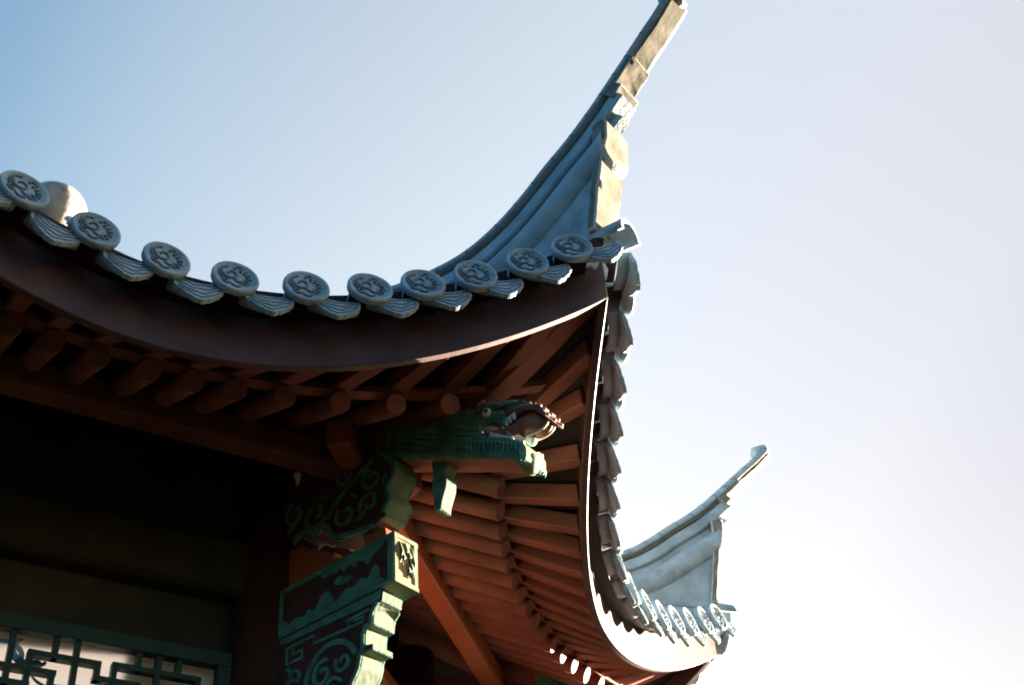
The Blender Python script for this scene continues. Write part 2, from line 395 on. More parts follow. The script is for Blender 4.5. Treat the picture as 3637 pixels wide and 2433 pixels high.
for i, yy in enumerate((-.48, -.40, -.32, -.24, -.16, -.08, .0, .08, .16, .25, .32, .44, .50)):
    vb(yy, 2.90 + .06 * (i % 3), 3.25)
for a_, b_, zz in ((-.52, -.12, 3.412), (-.52, -.34, 3.360), (-.52, -.30, 3.314)): hb(a_, b_, zz)
for yy, z0_, z1_ in ((-.12, 3.36, 3.47), (-.22, 3.412, 3.47), (-.30, 3.314, 3.412), (-.40, 3.36, 3.47), (-.52, 3.25, 3.412)): vb(yy, z0_, z1_)
m.build('lattice', M_DARKGREEN, wf)
m = MB(); yz_bar(m, -.60, .60, 2.86, 3.27, 1.684, 1.690); m.build('light_stop_board', M_DARK, wf)  # unseen dark board added to keep the panel's light off the eaves
m = MB(); yz_bar(m, -.60, .60, 3.272, 3.515, 1.686, 1.692); m.build('painted_panel', M_PANEL, wf)
m = MB()
def swirl(pts, w):
    n = len(pts); rings = []
    for i, p in enumerate(pts):
        q0 = pts[max(i - 1, 0)]; q1 = pts[min(i + 1, n - 1)]; dx, dz = q1[0] - q0[0], q1[1] - q0[1]; d = math.hypot(dx, dz) or 1
        ww = w * (0.35 + .65 * math.sin(math.pi * (i + .5) / n)); nx, nz = -dz / d * ww / 2, dx / d * ww / 2
        rings.append([(1.693, p[0] + nx, p[1] + nz), (1.693, p[0] - nx, p[1] - nz), (1.6955, p[0] - nx, p[1] - nz), (1.6955, p[0] + nx, p[1] + nz)])
    m.sweep(rings)
swirl(spiral(-.06, 3.415, .045, .038, -1.9, .7, 24, 1.3), .016); swirl(spiral(.03, 3.43, .05, .03, 2.2, .55, 24, 1.4), .022)
swirl([(-.02 + .01 * i, 3.395 + .002 * i) for i in range(8)], .02); swirl(spiral(.10, 3.39, .05, .06, 3.6, .3, 16, 1.6), .010)
swirl(spiral(.17, 3.30, .05, .055, .2, .5, 24, 1.4), .016); swirl(spiral(-.10, 3.36, .05, .03, 1, .8, 24), .012)
m.build('painted_cloud', M_BLUE, wf)

# ------------------------------------------------------------------ eave tiles
def make_eave_tile():
    m = MB(); n = 28
    # half-round roll behind the disc
    pts = [(-.35, 0, 0), (-.2, 0, 0), (-.019, 0, 0)]
    rings = []
    for x, r in ((-.15, .052), (-.08, .053), (-.02, .054)):
        rings.append([(x, r * math.cos(R(-8 + 196 * i / 20)), r * math.sin(R(-8 + 196 * i / 20))) for i in range(21)])
    m.sweep(rings, 0, True)
    for i in range(len(m.f)):
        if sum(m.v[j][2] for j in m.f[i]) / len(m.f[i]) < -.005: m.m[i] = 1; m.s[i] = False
    # disc with a raised rim
    prof = [(-.020, .0), (-.020, .058), (-.016, .064), (-.002, .0655), (.004, .063), (.004, .0565), (-.001, .054), (-.001, .0)]
    rings = []
    for x, r in prof: rings.append([(x, max(r, .0005) * math.cos(2 * math.pi * k / 36), max(r, .0005) * math.sin(2 * math.pi * k / 36)) for k in range(36)])
    m.sweep(rings, 0, True)
    o = m.build('eave_tile', [M_TILE, M_SOFFIT], pav)
    m = MB()
    def st(pts, r=.0030): m.tube([(.0012, p[0], p[1]) for p in pts], r, 6, up=Vector((1, .01, .02)))
    st(spiral(-.012, .010, .026, .006, 2.6, 1.1, 20)); st(spiral(-.012, .008, .033, .030, 1.7, .42, 12)); st(spiral(-.012, .008, .019, .015, 3.0, .4, 10))
    for a in (62, 38, 14, -10, -34): 
        c_, s_ = math.cos(R(a)), math.sin(R(a)); st([(.024 * c_ + .004, .024 * s_), (.034 * c_ + .002, .034 * s_ + .003), (.043 * c_, .043 * s_)], .0032)
    st(spiral(.010, -.012, .014, .010, 2.6, .6, 12)); st(spiral(.024, -.022, .010, .007, 1.2, .7, 10)); st(spiral(-.002, -.030, .014, .013, 3.4, .45, 10)); st(spiral(-.026, -.022, .012, .010, 2.4, .5, 10)); st(spiral(.012, .034, .012, .009, .2, .5, 10))
    m.build('medallion', M_CREASE, o, fix=False)  # strokes darker than the tile, standing in for shaded grooves
    return o
def make_drip_tile():
    m = MB(); n = 16; w = .072
    def topc(t): return -.022 * (1 - t * t) + .012
    def botc(t): return -.030 - .052 * (1 - abs(t) ** 1.7) - .006 * (1 - abs(t)) - .002 * math.sin(t * 19)
    ts = [-1 + 2 * i / n for i in range(n + 1)]
    outline = [(w * t, topc(t)) for t in ts] + [(w * t * .93, botc(t)) for t in ts[::-1]]
    # trough
    rings = []
    for x in (-.035, -.02, 0):
        rings.append([(x, w * t, topc(t)) for t in ts] + [(x, w * t, topc(t) - .014) for t in ts[::-1]])
    m.sweep(rings, 0, True)
    tf = Matrix.Rotation(R(-6), 4, 'Y')
    m.prism(outline, -.004, .010, 0, plane='yz', tf=tf)
    o = m.build('drip_tile', M_TILE, pav)
    m = MB()
    for k in range(4):
        pts = []
        for t in ts[1:-1]:
            f = (k + .6) / 4.4; z = topc(t) * (1 - f) + botc(t) * f + .0025 * math.sin(t * 9 + k * 1.7)
            pts.append(tf @ Vector((.0105, w * t * .92, z)))
        m.tube(pts, .0024, 5)
    m.build('wave_relief', M_CREASE, o, fix=False)  # wave lines darkened so the relief's shade sits in the colour
    return o
et = make_eave_tile(); dt = make_drip_tile()
def place(o, k, s, dz, out, extra=-R(11), tilt_fac=1.0):
    e = edge(s); dx = edge(s + .01) - edge(s - .01)
    p = e + Vector((out, 0, dz))
    sl = (roof_z(e.x - .25, e.y) - roof_z(e.x - .02, e.y)) / .23
    o.rotation_euler = (0, 0, 0)
    roll = math.atan2(dx.z, abs(dx.y)) * .45; yaw = -math.atan2(dx.x, abs(dx.y)) * .95
    mt = rot(k) @ Matrix.Translation(p) @ Matrix.Rotation(yaw, 4, 'Z') @ Matrix.Rotation(extra, 4, 'Y') @ Matrix.Rotation(roll, 4, 'X')
    jit = Matrix.Rotation(R(random.uniform(-2, 2)), 4, 'Y') @ Matrix.Rotation(R(random.uniform(-2.5, 2.5)), 4, 'Z') @ Matrix.Rotation(R(random.uniform(-6, 6)), 4, 'X')
    o.matrix_local = mt @ jit
first = True; firstd = True
for k, lim in ((0, -.6), (1, -2), (2, -2)):
    for i, s in enumerate(S_ALL):
        if s < lim or (k == 2 and s > -.7): continue
        o = et if first else dup(et); first = False
        place(o, k, s, .205, .107)
    mids = [(S_ALL[i] + S_ALL[i + 1]) / 2 for i in range(len(S_ALL) - 1)] + [.955, -.955]
    for s in sorted(mids):
        if s < lim or (k == 2 and s > -.7): continue
        o = dt if firstd else dup(dt); firstd = False
        place(o, k, s, .168, .085)

# ------------------------------------------------------------------ hip ridges: courses swept along the upturned ridge line, x = distance from the centre
TOP = [(.25, 6.62), (.7, 6.08), (1.2, 5.60), (1.7, 5.18), (2.1, 4.90), (2.4, 4.76), (2.62, 4.708), (2.78, 4.70), (2.916, 4.738), (3.03, 4.80), (3.128, 4.868), (3.231, 4.932), (3.331, 5.008), (3.399, 5.068), (3.48, 5.140), (3.57, 5.222), (3.63, 5.275), (3.70, 5.345)]
def resample(P, n):
    # Catmull-Rom through P
    out = []
    for i in range(len(P) - 1):
        p0 = P[max(i - 1, 0)]; p1 = P[i]; p2 = P[i + 1]; p3 = P[min(i + 2, len(P) - 1)]
        for j in range(n):
            t = j / n
            out.append(tuple(.5 * (2 * p1[c] + (-p0[c] + p2[c]) * t + (2 * p0[c] - 5 * p1[c] + 4 * p2[c] - p3[c]) * t * t + (-p0[c] + 3 * p1[c] - 3 * p2[c] + p3[c]) * t ** 3) for c in (0, 1)))
    out.append(P[-1]); return out
TP = resample(TOP, 5)
def frame(i):
    a = TP[max(i - 1, 0)]; b = TP[min(i + 1, len(TP) - 1)]; d = math.hypot(b[0] - a[0], b[1] - a[1]); tx, tz = (b[0] - a[0]) / d, (b[1] - a[1]) / d
    return tx, tz, -tz, tx
TD = resample(TOP, 24)
def at_p(p, n):
    i = min(int(p), len(TD) - 2); f = p - i
    x = TD[i][0] + (TD[i + 1][0] - TD[i][0]) * f; z = TD[i][1] + (TD[i + 1][1] - TD[i][1]) * f
    j0, j1 = max(i - 3, 0), min(i + 4, len(TD) - 1); dx, dz = TD[j1][0] - TD[j0][0], TD[j1][1] - TD[j0][1]; d = math.hypot(dx, dz)
    return x - dz / d * n, z + dx / d * n
def course(m, sec, xend=None, xcut=None, mi=0, endmi=1, smooth=True):
    """sec: (y, n) loop, n along the ridge normal; cut square where the top line has x = xend, or plumb at x = xcut"""
    pe = []
    for y, n in sec:
        p = 0
        while p < len(TD) - 2:
            if (xend is not None and at_p(p, 0)[0] >= xend) or (xcut is not None and at_p(p, n)[0] >= xcut): break
            p += 1
        pe.append(float(p))
    N = 70; rings = []
    for u in range(N + 1):
        rings.append([(lambda q: (q[0], y, q[1]))(at_p(pe[i] * u / N, n)) for i, (y, n) in enumerate(sec)])
    m.sweep(rings, mi, smooth); m.m[-1] = endmi
def arc(cy, cn, ry, rn, a0, a1, n): return [(cy + ry * math.cos(R(a0 + (a1 - a0) * i / n)), cn + rn * math.sin(R(a0 + (a1 - a0) * i / n))) for i in range(n + 1)]
from mathutils import noise
def rough(o, amt, fr, cuts):
    me = o.data
    if cuts:
        bm = bmesh.new(); bm.from_mesh(me); bmesh.ops.triangulate(bm, faces=bm.faces); bmesh.ops.subdivide_edges(bm, edges=bm.edges, cuts=cuts, use_grid_fill=True); bm.to_mesh(me); bm.free()
    for v in me.vertices:
        q = noise.noise_vector(v.co * fr) * .6 + noise.noise_vector(v.co * fr * 2.7) * .4
        v.co += q * amt
    for p in me.polygons: p.use_smooth = True
    me.set_sharp_from_angle(angle=R(38))
    return o
def hip_ridge():
    # lowest: the plastered wall down to the roof
    m = MB(); rings = []
    end = [(3.372, 4.75), (3.362, 4.725), (3.345, 4.66), (3.331, 4.603), (3.301, 4.466)]
    idx = [i for i in range(0, len(TP)) if TP[i][0] < 3.16]
    for i in idx:
        tx, tz, nx, nz = frame(i); tx_, tz_ = TP[i][0] + nx * -.20, TP[i][1] + nz * -.20
        x = tx_; zb = roof_z(min(x, 3.27) * math.cos(PI8), min(x, 3.27) * math.sin(PI8)) - .06
        tz_ = max(tz_, zb + .03)
        L = [(x, -.046, tz_ * (1 - f) + zb * f) for f in (0, .25, .5, .75, 1)]; 
        rings.append(L + [(a, .046, c) for a, b, c in L[::-1]])
    L = [(x, -.046, z) for x, z in end]; rings.append(L + [(a, .046, c) for a, b, c in L[::-1]])
    m.sweep(rings, 0, False); m.m[-1] = 1
    base = m.build('hip_ridge', [M_RIDGE, M_RIDGE_END], pav, .004)
    # half-round roll
    m = MB(); course(m, arc(0, -.202, .082, .064, -60, 240, 22), xcut=3.378)
    m.build('ridge_roll', [M_RIDGE, M_RIDGE_END], base)
    # bare plaster slab closing the ridge end, curled over at the top
    m = MB(); m.prism([(3.345, 4.885), (3.372, 4.897), (3.398, 4.893), (3.404, 4.87), (3.396, 4.81), (3.379, 4.752), (3.364, 4.725), (3.349, 4.66), (3.333, 4.603), (3.300, 4.440), (3.265, 4.440), (3.30, 4.60), (3.33, 4.72)], -.068, .068, 1)
    rough(m.build('end_slab', [M_RIDGE, M_RIDGE_END], base, .006), .0032, 22, 5)
    # stepped courses, each one's bare underside showing past the one below
    def under(sec): return None
    m = MB(); course(m, [(-.020, -.100), (-.020, -.150), (.020, -.150), (.020, -.100)], 3.345, smooth=False, endmi=0); m.build('ridge_course', [M_RIDGE, M_RIDGE_END], base)
    m = MB(); course(m, [(-.038, -.062), (-.046, -.066), (-.046, -.106), (-.040, -.112), (.040, -.112), (.046, -.106), (.046, -.066), (.038, -.062)], 3.392, smooth=False, endmi=0); m.build('ridge_course', [M_RIDGE, M_RIDGE_END], base)
    m = MB(); course(m, [(-.022, -.036), (-.022, -.070), (.022, -.070), (.022, -.036)], 3.41, smooth=False, endmi=0); m.build('ridge_course', [M_RIDGE, M_RIDGE_END], base)
    # end blocks under the tail
    def blk(xa, xb, n0, n1, w):
        m = MB(); pa = next(p for p in range(len(TD)) if TD[p][0] >= xa); pb = next(p for p in range(len(TD)) if TD[p][0] >= xb)
        ps = [pa + (pb - pa) * i / 4 for i in range(5)]
        m.prism([at_p(p, n0) for p in ps] + [at_p(p, n1) for p in ps[::-1]], -w, w, 1)
        return rough(m.build('stepped_block', [M_RIDGE, M_RIDGE_END], base, .003), .0028, 24, 4)
    blk(3.375, 3.415, -.034, -.090, .056); blk(3.40, 3.500, -.036, -.058, .054)
    # crowning course out to the tip
    m = MB(); sec = [(-.054, -.040), (-.058, -.036), (-.058, -.026)] + arc(0, -.024, .056, .024, 175, 5, 10) + [(.058, -.026), (.058, -.036), (.054, -.040)]
    course(m, sec, 3.70); m.build('ridge_cap', [M_RIDGE, M_RIDGE_END], base)
    m = MB(); course(m, [(-.034, -.038), (-.038, -.052), (.038, -.052), (.034, -.038)], 3.69, mi=1, smooth=False)
    rough(m.build('tail_core', [M_RIDGE, M_RIDGE_END], base), .004, 26, 0)
    m = MB(); p = 150.0; q_ = 0
    while p < len(TD) - 30:
        for sec_, off in (([(-.0592, -.038), (-.0592, -.026)] + arc(0, -.024, .0572, .0252, 175, 5, 8) + [(.0592, -.026), (.0592, -.038)], 0),):
            if off and at_p(p + off, 0)[0] > 3.37: continue
            m.sweep([[(lambda c: (c[0], y, c[1]))(at_p(p + off + d_, n)) for y, n in sec_] for d_ in (0, .9)])
        p += 19 + 3 * math.sin(q_ * 1.9); q_ += 1
    m.build('mortar_joint', M_CREASE, base)
    m = MB(); tf = Matrix.Translation((3.715, 0, 5.335)) @ Matrix.Rotation(R(-10), 4, 'Y')
    rings = [[(x, r * math.cos(2 * math.pi * i / 24), r * math.sin(2 * math.pi * i / 24)) for i in range(24)] for x, r in ((-.05, .036), (-.01, .042), (.012, .044), (.022, .038))]
    m.sweep(rings, 0, True, tf=tf); m.m[-1] = 1
    m.build('tip_roundel', [M_RIDGE, M_RIDGE_END], base)
    # half-round tile poking out below the ridge end
    m = MB(); rings = []
    for x, z, r in ((3.05, 4.44, .050), (3.25, 4.425, .052), (3.385, 4.405, .055)):
        a = [(x, r * math.cos(R(-10 + 200 * i / 14)), z + r * math.sin(R(-10 + 200 * i / 14))) for i in range(15)]
        b = [(x, (r - .015) * math.cos(R(-10 + 200 * i / 14)), z + (r - .015) * math.sin(R(-10 + 200 * i / 14))) for i in range(14, -1, -1)]
        rings.append(a + b)
    m.sweep(rings, 0, True); m.build('corner_tile', M_TILE, base)
    return base
hr = hip_ridge(); hr.rotation_euler = (0, 0, PI8)
for k in (1, 2): d = dup(hr); d.rotation_euler = (0, 0, PI8 + Q * k)

# finial on the apex
m = MB(); prof = [(6.40, .26), (6.47, .27), (6.50, .22), (6.56, .20), (6.60, .13), (6.64, .11), (6.67, .10)]
m.tube([(0, 0, z) for z, r in prof], [r for z, r in prof], 28); m.ball((0, 0, 6.83), .178, 0, 28, 18)
m.build('finial', M_FINIAL, pav)

# ------------------------------------------------------------------ hip beams and dragon heads (x = distance from the centre, y across)
def hip_set(k):
    RZ = PI8 + Q * k
    m = MB(); m.prism([(1.2, 4.65), (2.30, 4.075), (2.72, 3.872), (2.72, 4.06), (2.30, 4.27), (1.2, 4.85)], -.052, .052)
    m.build('hip_beam', M_RED, pav, .004, rz=RZ)
    m = MB(); up = [(2.62, 4.035), (2.80, 4.036), (2.95, 4.095), (3.06, 4.145), (3.14, 4.187), (3.205, 4.212)]
    m.prism(up + [(x, z + .06) for x, z in up[::-1]], -.034, .034)
    m.build('flying_hip_rafter', M_RED, pav, .003, rz=RZ)
    # head
    m = MB()
    body = [(2.42, 4.115), (2.52, 4.075), (2.62, 4.047), (2.70, 4.03), (2.758, 4.012), (2.80, 3.975), (2.85, 3.955), (2.893, 3.936), (2.905, 3.90), (2.895, 3.873), (2.852, 3.897), (2.807, 3.912), (2.80, 3.886), (2.82, 3.872), (2.906, 3.827), (2.948, 3.797), (2.962, 3.782), (2.970, 3.762), (2.968, 3.735), (2.958, 3.720), (2.94, 3.722), (2.90, 3.748), (2.80, 3.80), (2.70, 3.852), (2.42, 3.992)]
    n0 = len(m.f)
    m.prism(body, -.056, .056, 0, side=lambda e: 1 if (max(e[0][1], e[1][1]) < 4.0 and min(e[0][0], e[1][0]) > 2.4 and abs(e[0][0] - e[1][0]) > .05 and max(e[0][1], e[1][1]) - 3.992 + .49 * (min(e[0][0], e[1][0]) - 2.42) < .03) else (2 if e[0][0] > 2.955 and e[1][0] > 2.955 else 0))
    hd_ = m.build('dragon_head', [M_TEAL, M_RED, M_PALEGREEN], pav, .008, rz=RZ)
    hd_['label'] = 'green carved dragon head with open red mouth and white teeth'
    for sg in (-1, 1):
        m = MB(); m.ball((2.833, sg * .058, 3.948), .017, 0, 16, 10, sy=.8); m.ball((2.838, sg * .0705, 3.946), .0075, 1, 10, 8, sy=.5)
        m.build('eye', [M_WHITE, M_BLACK], hd_)
    # snout with its curled rim
    m = MB(); sn = soft([(2.80, 3.955), (2.846, 3.965), (2.893, 3.950), (2.941, 3.942), (2.966, 3.945), (2.984, 3.925), (3.002, 3.912), (3.024, 3.900), (3.044, 3.878), (3.056, 3.848), (3.046, 3.846), (3.03, 3.872), (3.008, 3.890), (2.975, 3.902), (2.934, 3.902), (2.895, 3.892), (2.85, 3.918)], 3)
    m.prism(sn, -.046, .046); m.build('snout', M_SNOUT, hd_, .004)
    m = MB()
    for sg in (-1, 1): m.tube([(2.80, sg * .05, 3.948), (2.845, sg * .056, 3.962), (2.885, sg * .052, 3.958), (2.925, sg * .046, 3.950), (2.960, sg * .038, 3.944)], [.008, .011, .010, .009, .004], 8); m.tube([(2.86, sg * .052, 3.918), (2.91, sg * .050, 3.915), (2.965, sg * .048, 3.918), (3.01, sg * .044, 3.905)], [.004, .006, .006, .003], 6)
    m.build('brow_ridge', M_TEAL, hd_)
    for sg in (-1, 1):
        m = MB()
        for i in range(4):
            x = 2.875 + .016 * i; z = 3.884 + .004 * i
            m.prism([(x, z + .012), (x + .015, z + .014), (x + .010, z - .012), (x + .005, z - .010)], sg * .044 - .004, sg * .044 + .004)
        m.build('upper_tooth', M_WHITE, hd_)
    rt = Matrix.Translation((2.968, 0, 3.866)) @ Matrix.Rotation(R(15), 4, 'Y')
    m = MB(); m.ball((0, 0, 0), .040, 0, 24, 14, sx=1.9, sy=1.02, sz=.95, tf=rt); m.prism([(2.815, 3.896), (2.89, 3.874), (2.94, 3.872), (2.94, 3.83), (2.89, 3.838), (2.82, 3.878)], -.040, .040, 0)
    m.build('palate', M_MOUTH, hd_)
    m = MB()
    pass
    for sg in (-1, 1): m = MB(); m.ball((2.822, sg * .046, 3.889), .014, 0, 10, 8, sx=1.1); m.build('cheek_fold', M_TAN, hd_)
    m = MB()
    for sg in (-1, 1): m.tube([rt @ Vector((.0765 * math.cos(R(q)), sg * .017, .0375 * math.sin(R(q)))) for q in range(100, -100, -10)], .0042, 8)
    m.build('lip', M_LIP, hd_)
    m = MB()
    for x, z in ((2.990, 3.924), (3.010, 3.911), (3.030, 3.898), (3.047, 3.876), (3.057, 3.852)):
        for y in (-.034, 0, .034): m.ball((x, y, z), .0065, 0, 8, 6)
    m.ball((2.955, -.030, 3.934), .014, 0, 12, 8, sx=1.3); m.ball((2.955, .030, 3.934), .014, 0, 12, 8, sx=1.3)
    m.build('whisker_bead', M_TAN, hd_)
    for sg in (-1, 1):
        m = MB(); m.prism([(2.884, 3.846), (2.892, 3.872), (2.905, 3.852), (2.916, 3.836), (2.898, 3.830)], sg * .034 - .006, sg * .034 + .006); m.build('tusk', M_WHITE, hd_, .002)
        m = MB()
        for i in range(7):
            t = i / 6; x = 2.828 + .118 * t; z = 3.872 - .076 * t - .004; 
            m.prism([(x, z - .004), (x + .0165, z - .0155), (x + .0175, z + .004 - .005 * t), (x + .002, z + .014)], sg * .0455 - .0035, sg * .0455 + .0035)
        m.build('tooth_row', M_WHITE, hd_)
    m = MB(); m.ball((2.957, 0, 3.822), .019, 0, 16, 10); m.build('pearl', M_WHITE, hd_)
    m = MB(); m.ball((2.938, 0, 3.750), .036, 0, 20, 12, sx=1.0, sy=1.5, sz=1.0); m.build('chin', M_PALEGREEN, hd_)
    # beard fringe and mane strands
    m = MB()
    for sg in (-1, 1):
        for i in range(17):
            t = i / 16; x = 2.70 + .25 * t; z = 3.885 - .128 * t + (.018 if 0 < i < 16 else 0)
            l = .030 + .010 * math.sin(i * 2.1)
            m.tube([(x, sg * .0575, z + .012), (x + .004, sg * .0605, z - l * .5), (x + .002, sg * .0585, z - l)], [.004, .0055, .002], 5)
        for i in range(6):
            z0 = 4.052 - .0165 * i
            m.tube([(2.44 + .06 * j, sg * .0575, z0 + .04 - .03 * j - .012 * math.sin(j * 1.3 + i)) for j in range(7)], [.002, .006, .007, .006, .006, .005, .002], 5)
        m.tube([(2.78, sg * .057, 3.955), (2.81, sg * .062, 3.978), (2.85, sg * .062, 3.972), (2.90, sg * .058, 3.945)], [.004, .009, .009, .003], 6)
        m.tube([(2.70, sg * .0575, 3.90), (2.78, sg * .061, 3.862), (2.87, sg * .061, 3.818), (2.945, sg * .059, 3.778)], [.003, .006, .006, .003], 6)
    m.build('mane', M_TEAL, hd_)
    m = MB(); m.prism([(2.775, 3.985), (2.79, 4.015), (2.812, 4.02), (2.83, 3.985), (2.85, 3.975), (2.82, 3.962)], -.05, -.012); m.prism([(2.775, 3.985), (2.79, 4.015), (2.812, 4.02), (2.83, 3.985), (2.85, 3.975), (2.82, 3.962)], .012, .05)
    m.build('ear', M_TAN, hd_, .006)
    for o_ in [hd_] + list(hd_.children):
        for v_ in o_.data.vertices:
            if v_.co.x > 2.83: v_.co.x = 2.83 + (v_.co.x - 2.83) * .89
            if v_.co.x > 2.6: v_.co.z += .012 * min(1, (v_.co.x - 2.6) / .2)
    # hanging corbel under the beam
    m = MB()
    near = [(2.583, 3.955), (2.584, 3.895), (2.589, 3.862), (2.580, 3.836), (2.582, 3.806), (2.588, 3.775), (2.584, 3.738), (2.612, 3.728), (2.618, 3.756), (2.636, 3.800), (2.640, 3.825), (2.630, 3.842), (2.632, 3.858), (2.648, 3.875), (2.660, 3.905), (2.655, 3.925)]
    m.prism(near, -.028, .028, 0, side=lambda e: 1 if (e[0][0] > 2.60 and e[1][0] > 2.60) else 0)
    m.build('hanging_corbel', [M_TEAL, M_PALEGREEN], pav, .005, rz=RZ)
for k in (0, 1): hip_set(k)

# ------------------------------------------------------------------ carved brackets on the corner columns (local x from the column's axis)
def bracket(k):
    tf = Matrix.Rotation(PI8 + Q * k, 4, 'Z') @ Matrix.Translation((1.88, 0, 0)) @ Matrix.Rotation(R(-2.36), 4, 'Z')
    def put(o): o.matrix_local = tf; return o
    out = lambda e: 1 if (e[0][0] > .43 and e[1][0] > .43) else 0
    # box-ended beam
    m = MB(); m.prism([(.09, 3.522), (.592, 3.522), (.592, 3.690), (.09, 3.690)], -.049, .049, 2, side=lambda e: 1 if (min(e[0][0], e[1][0]) > .5 or (max(e[0][1], e[1][1]) < 3.53)) else 0)
    bm_ = put(m.build('bracket_beam', [M_TEAL, M_PALEGREEN, M_MAROON], pav, .003))
    m = MB()
    for sg in (-1, 1):
        y0, y1 = sorted((sg * .0485, sg * .0545))
        fr = lambda p, w: m.ribbon(p, w, y0, y1)
        fr([(.09, 3.682), (.594, 3.682)], .016); fr([(.09, 3.529), (.594, 3.529)], .014); fr([(.580, 3.536), (.580, 3.674)], .022); fr([(.104, 3.536), (.104, 3.674)], .022)
        y0, y1 = sorted((sg * .0485, sg * .0535))
        cl = lambda P: m.prism(soft(P), y0, y1)
        cl([(.116, 3.537), (.52, 3.537), (.535, 3.56), (.528, 3.60), (.51, 3.605), (.485, 3.575), (.46, 3.588), (.43, 3.572), (.40, 3.578), (.378, 3.566), (.35, 3.552), (.335, 3.575), (.322, 3.598), (.300, 3.602), (.285, 3.590), (.262, 3.560), (.235, 3.572), (.215, 3.556), (.18, 3.566), (.15, 3.556), (.13, 3.575), (.116, 3.57)])
        cl([(.30, 3.673), (.31, 3.650), (.325, 3.662), (.345, 3.648), (.37, 3.660), (.385, 3.640), (.41, 3.655), (.43, 3.634), (.445, 3.652), (.47, 3.640), (.485, 3.622), (.505, 3.645), (.53, 3.655), (.54, 3.673)])
        cl([(.345, 3.620), (.365, 3.634), (.39, 3.622), (.42, 3.612), (.405, 3.598), (.375, 3.600), (.355, 3.606)])
    # end panel in the box end
    m.box(.5915, .5955, -.049, .049, 3.676, 3.690); m.box(.5915, .5955, -.049, .049, 3.522, 3.538); m.box(.5915, .5955, -.049, -.036, 3.538, 3.676); m.box(.5915, .5955, .036, .049, 3.538, 3.676)
    for i in range(len(m.m)):
        pass
    nm = len(m.f)
    cv = m.build('carving', [M_TEAL, M_PALEGREEN], bm_)
    for p_ in cv.data.polygons:
        if cv.data.vertices[p_.vertices[0]].co.x > .591: p_.material_index = 1
    m = MB(); m.box(.5905, .5925, -.036, .036, 3.538, 3.676, 0)
    for i, (yy, z0_, z1_) in enumerate(((-.026, 3.60, 3.665), (-.016, 3.585, 3.64), (-.002, 3.615, 3.668), (.010, 3.60, 3.65), (.018, 3.56, 3.62), (.006, 3.552, 3.60), (.028, 3.56, 3.66))):
        m.tube([(.594, yy, z0_), (.598, yy + .006, (z0_ + z1_) / 2), (.594, yy - .002, z1_)], [.003, .0045, .003], 6, 1)
    m.build('end_panel', [M_TAN, M_PALEGREEN], bm_)
    # stepped corbel beneath
    prof = [(.538, 3.516), (.534, 3.487), (.517, 3.478), (.508, 3.466), (.502, 3.450), (.500, 3.422), (.474, 3.420), (.468, 3.399), (.468, 3.368), (.497, 3.362), (.497, 3.344), (.456, 3.345), (.455, 3.326), (.450, 3.305), (.436, 3.284), (.415, 3.255), (.38, 3.215), (.36, 3.16), (.32, 3.12), (.27, 3.09), (.20, 3.06), (.09, 3.04), (.09, 3.520), (.53, 3.520)]
    m = MB(); m.prism(prof, -.043, .043, 2, side=lambda e: 1 if (min(e[0][0], e[1][0]) > .15 and max(e[0][1], e[1][1]) < 3.519) else 0)
    cb = put(m.build('stepped_corbel', [M_TEAL, M_PALEGREEN, M_MAROON], pav, .003))
    m = MB()
    for sg in (-1, 1):
        y0, y1 = sorted((sg * .0425, sg * .0485)); fr = lambda p, w=.013: m.ribbon(p, w, y0, y1)
        m.prism([(.092, 3.519), (.532, 3.519), (.526, 3.493), (.50, 3.486), (.092, 3.500)], y0, y1)
        # scalloped margin follows the outline
        inner = [(.520, 3.484), (.509, 3.474), (.499, 3.462), (.494, 3.45), (.493, 3.428), (.467, 3.426), (.460, 3.40), (.460, 3.362), (.449, 3.342), (.447, 3.325), (.442, 3.305), (.428, 3.284), (.407, 3.255), (.372, 3.215), (.352, 3.16)]
        y0, y1 = sorted((sg * .0425, sg * .0475)); fr(inner, .014)
        fr([(.100, 3.50), (.100, 3.10)], .016); fr([(.14, 3.478), (.14, 3.425), (.205, 3.425), (.205, 3.450), (.165, 3.450), (.165, 3.468)], .010)
        fr([(.14, 3.478), (.255, 3.478), (.255, 3.452), (.40, 3.445), (.40, 3.470), (.485, 3.474)], .010); fr([(.40, 3.445), (.46, 3.444), (.46, 3.460), (.425, 3.460)], .009)
        y0, y1 = sorted((sg * .0425, sg * .0510)); fr(spiral(.335, 3.315, .105, .105, .35, .62, 30), .017)
        fr(spiral(.300, 3.335, .045, .010, 1.2, 1.2, 26), .013); fr(spiral(.385, 3.345, .034, .008, 2.6, 1.1, 24), .012); fr(spiral(.34, 3.27, .04, .01, .4, 1.2, 24), .012)
        fr([(.15, 3.41), (.165, 3.38), (.15, 3.35), (.175, 3.32), (.16, 3.28)], .014); fr(spiral(.178, 3.37, .026, .008, -1.0, 1.0, 20), .011); fr(spiral(.17, 3.29, .030, .008, 1.0, 1.0, 20), .011)
        fr(spiral(.25, 3.20, .05, .012, .5, 1.2, 24), .013); fr(spiral(.16, 3.17, .04, .01, 2, 1.1, 24), .012)
    m.build('carving', M_TEAL, cb)
    # upper scrolled board
    prof = [(.524, 4.035), (.598, 3.955), (.603, 3.918), (.590, 3.893), (.572, 3.873), (.568, 3.850), (.581, 3.832), (.582, 3.812), (.566, 3.800), (.556, 3.784), (.556, 3.766), (.530, 3.762), (.500, 3.745), (.40, 3.758), (.354, 3.764), (.315, 3.785), (.30, 3.83), (.262, 3.850), (.237, 3.832), (.211, 3.858), (.181, 3.864), (.144, 3.845), (.120, 3.89), (.09, 3.90), (.09, 4.10), (.45, 4.06)]
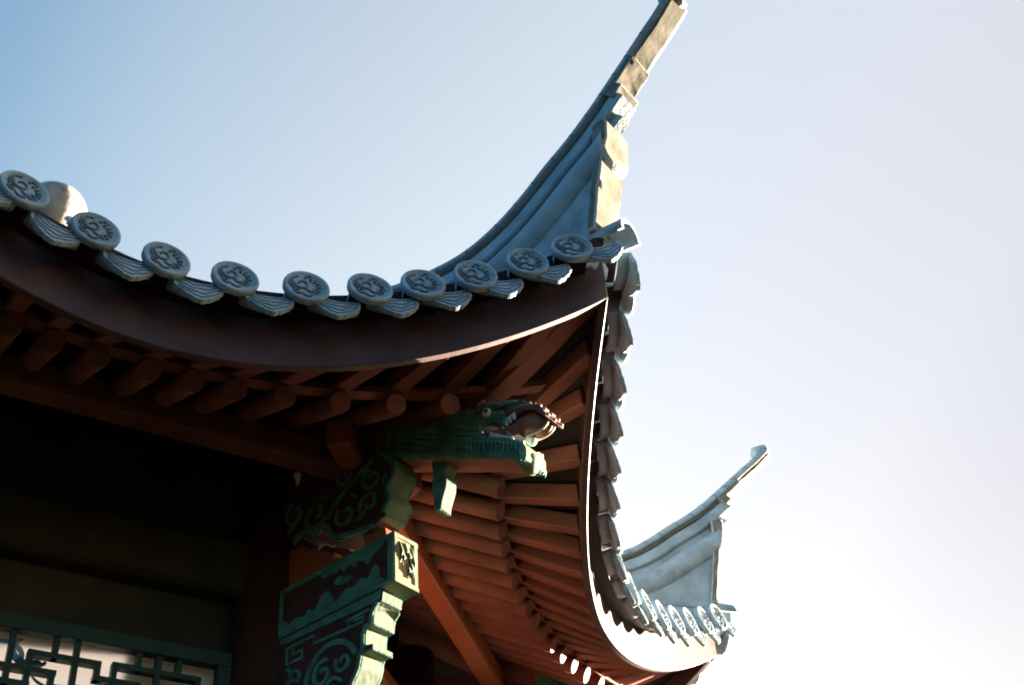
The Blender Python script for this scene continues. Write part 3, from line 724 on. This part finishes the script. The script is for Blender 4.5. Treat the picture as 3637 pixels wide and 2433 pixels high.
    m = MB(); m.prism(prof, -.045, .045, 2, side=lambda e: 1 if min(e[0][0], e[1][0]) > .52 and max(e[0][1], e[1][1]) < 4.036 else 2)
    ub = put(m.build('scroll_board', [M_TEAL, M_PALEGREEN, M_MAROON], pav, .003))
    m = MB()
    for sg in (-1, 1):
        y0, y1 = sorted((sg * .0445, sg * .0505)); fr = lambda p, w=.012: m.ribbon(p, w, y0, y1)
        fr([(.515, 4.03), (.588, 3.953), (.593, 3.918), (.581, 3.894), (.561, 3.873), (.557, 3.850), (.570, 3.832), (.571, 3.814), (.555, 3.800), (.545, 3.782)], .016)
        fr([(.50, 3.755), (.40, 3.768), (.325, 3.792), (.305, 3.843), (.262, 3.862), (.237, 3.845), (.211, 3.870), (.181, 3.876), (.15, 3.86)], .016)
        fr([(.50, 4.00), (.40, 3.955), (.33, 3.91), (.30, 3.87)], .012)
        y0, y1 = sorted((sg * .0445, sg * .0515)); fr(spiral(.50, 3.93, .045, .012, 1.8, 1.15, 28), .013); fr(spiral(.485, 3.845, .042, .010, 3.6, -1.1, 28), .012)
        fr(spiral(.385, 3.85, .046, .012, 2.4, 1.0, 28), .013); fr(spiral(.25, 3.915, .055, .014, -.6, -1.2, 28), .014); fr(spiral(.15, 3.96, .05, .012, 2.0, 1.0, 28), .013); fr(spiral(.37, 4.00, .036, .01, .2, -1.1, 24), .012)
        for x_, z_, an in ((.44, 3.885, 2.4), (.33, 3.90, .9), (.31, 3.955, 2.9), (.20, 3.885, 1.4), (.43, 3.80, .5), (.29, 3.865, 4.0), (.545, 3.88, 1.2), (.12, 3.90, .7)):
            c_, s_ = math.cos(an), math.sin(an)
            m.prism(soft([(x_, z_), (x_ + .022 * c_ - .008 * s_, z_ + .022 * s_ + .008 * c_), (x_ + .048 * c_, z_ + .048 * s_), (x_ + .022 * c_ + .008 * s_, z_ + .022 * s_ - .008 * c_)], 3), y0, y1)
    m.build('carving', M_TEAL, ub)
    m = MB(); m.prism([(.10, 3.692), (.345, 3.692), (.345, 3.722), (.318, 3.728), (.322, 3.748), (.285, 3.752), (.270, 3.778), (.235, 3.780), (.228, 3.806), (.180, 3.812), (.172, 3.842), (.10, 3.85)], -.030, .075)
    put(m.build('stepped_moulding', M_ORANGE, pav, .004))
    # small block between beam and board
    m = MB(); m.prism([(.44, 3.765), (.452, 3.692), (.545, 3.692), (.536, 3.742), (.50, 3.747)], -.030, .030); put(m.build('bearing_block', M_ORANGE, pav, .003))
for k in (0, 1): bracket(k)

# a wisp of silk caught under the eave beam
wp = MB()
wdir = pav.matrix_basis
wl_ = Vector((2.05, .665, 4.015))
for i in range(9):
    a = i * .7; p0 = Vector((0, 0, 0)); p1 = Vector((.010 * math.cos(a), .008 * math.sin(a), -.012 - .003 * (i % 3))); p2 = Vector((.006 * math.cos(a + .5), .016 + .006 * math.sin(a), -.028 - .006 * (i % 4)))
    wp.tube([p0, p1, p2], [.001, .004, .001], 5)
w = wp.build('cobweb', M_WISP); w.location = wdir @ wl_ ; w['label'] = 'tiny pale wisp of cobweb stuck under the dark eave beam'; w['category'] = 'cobweb'
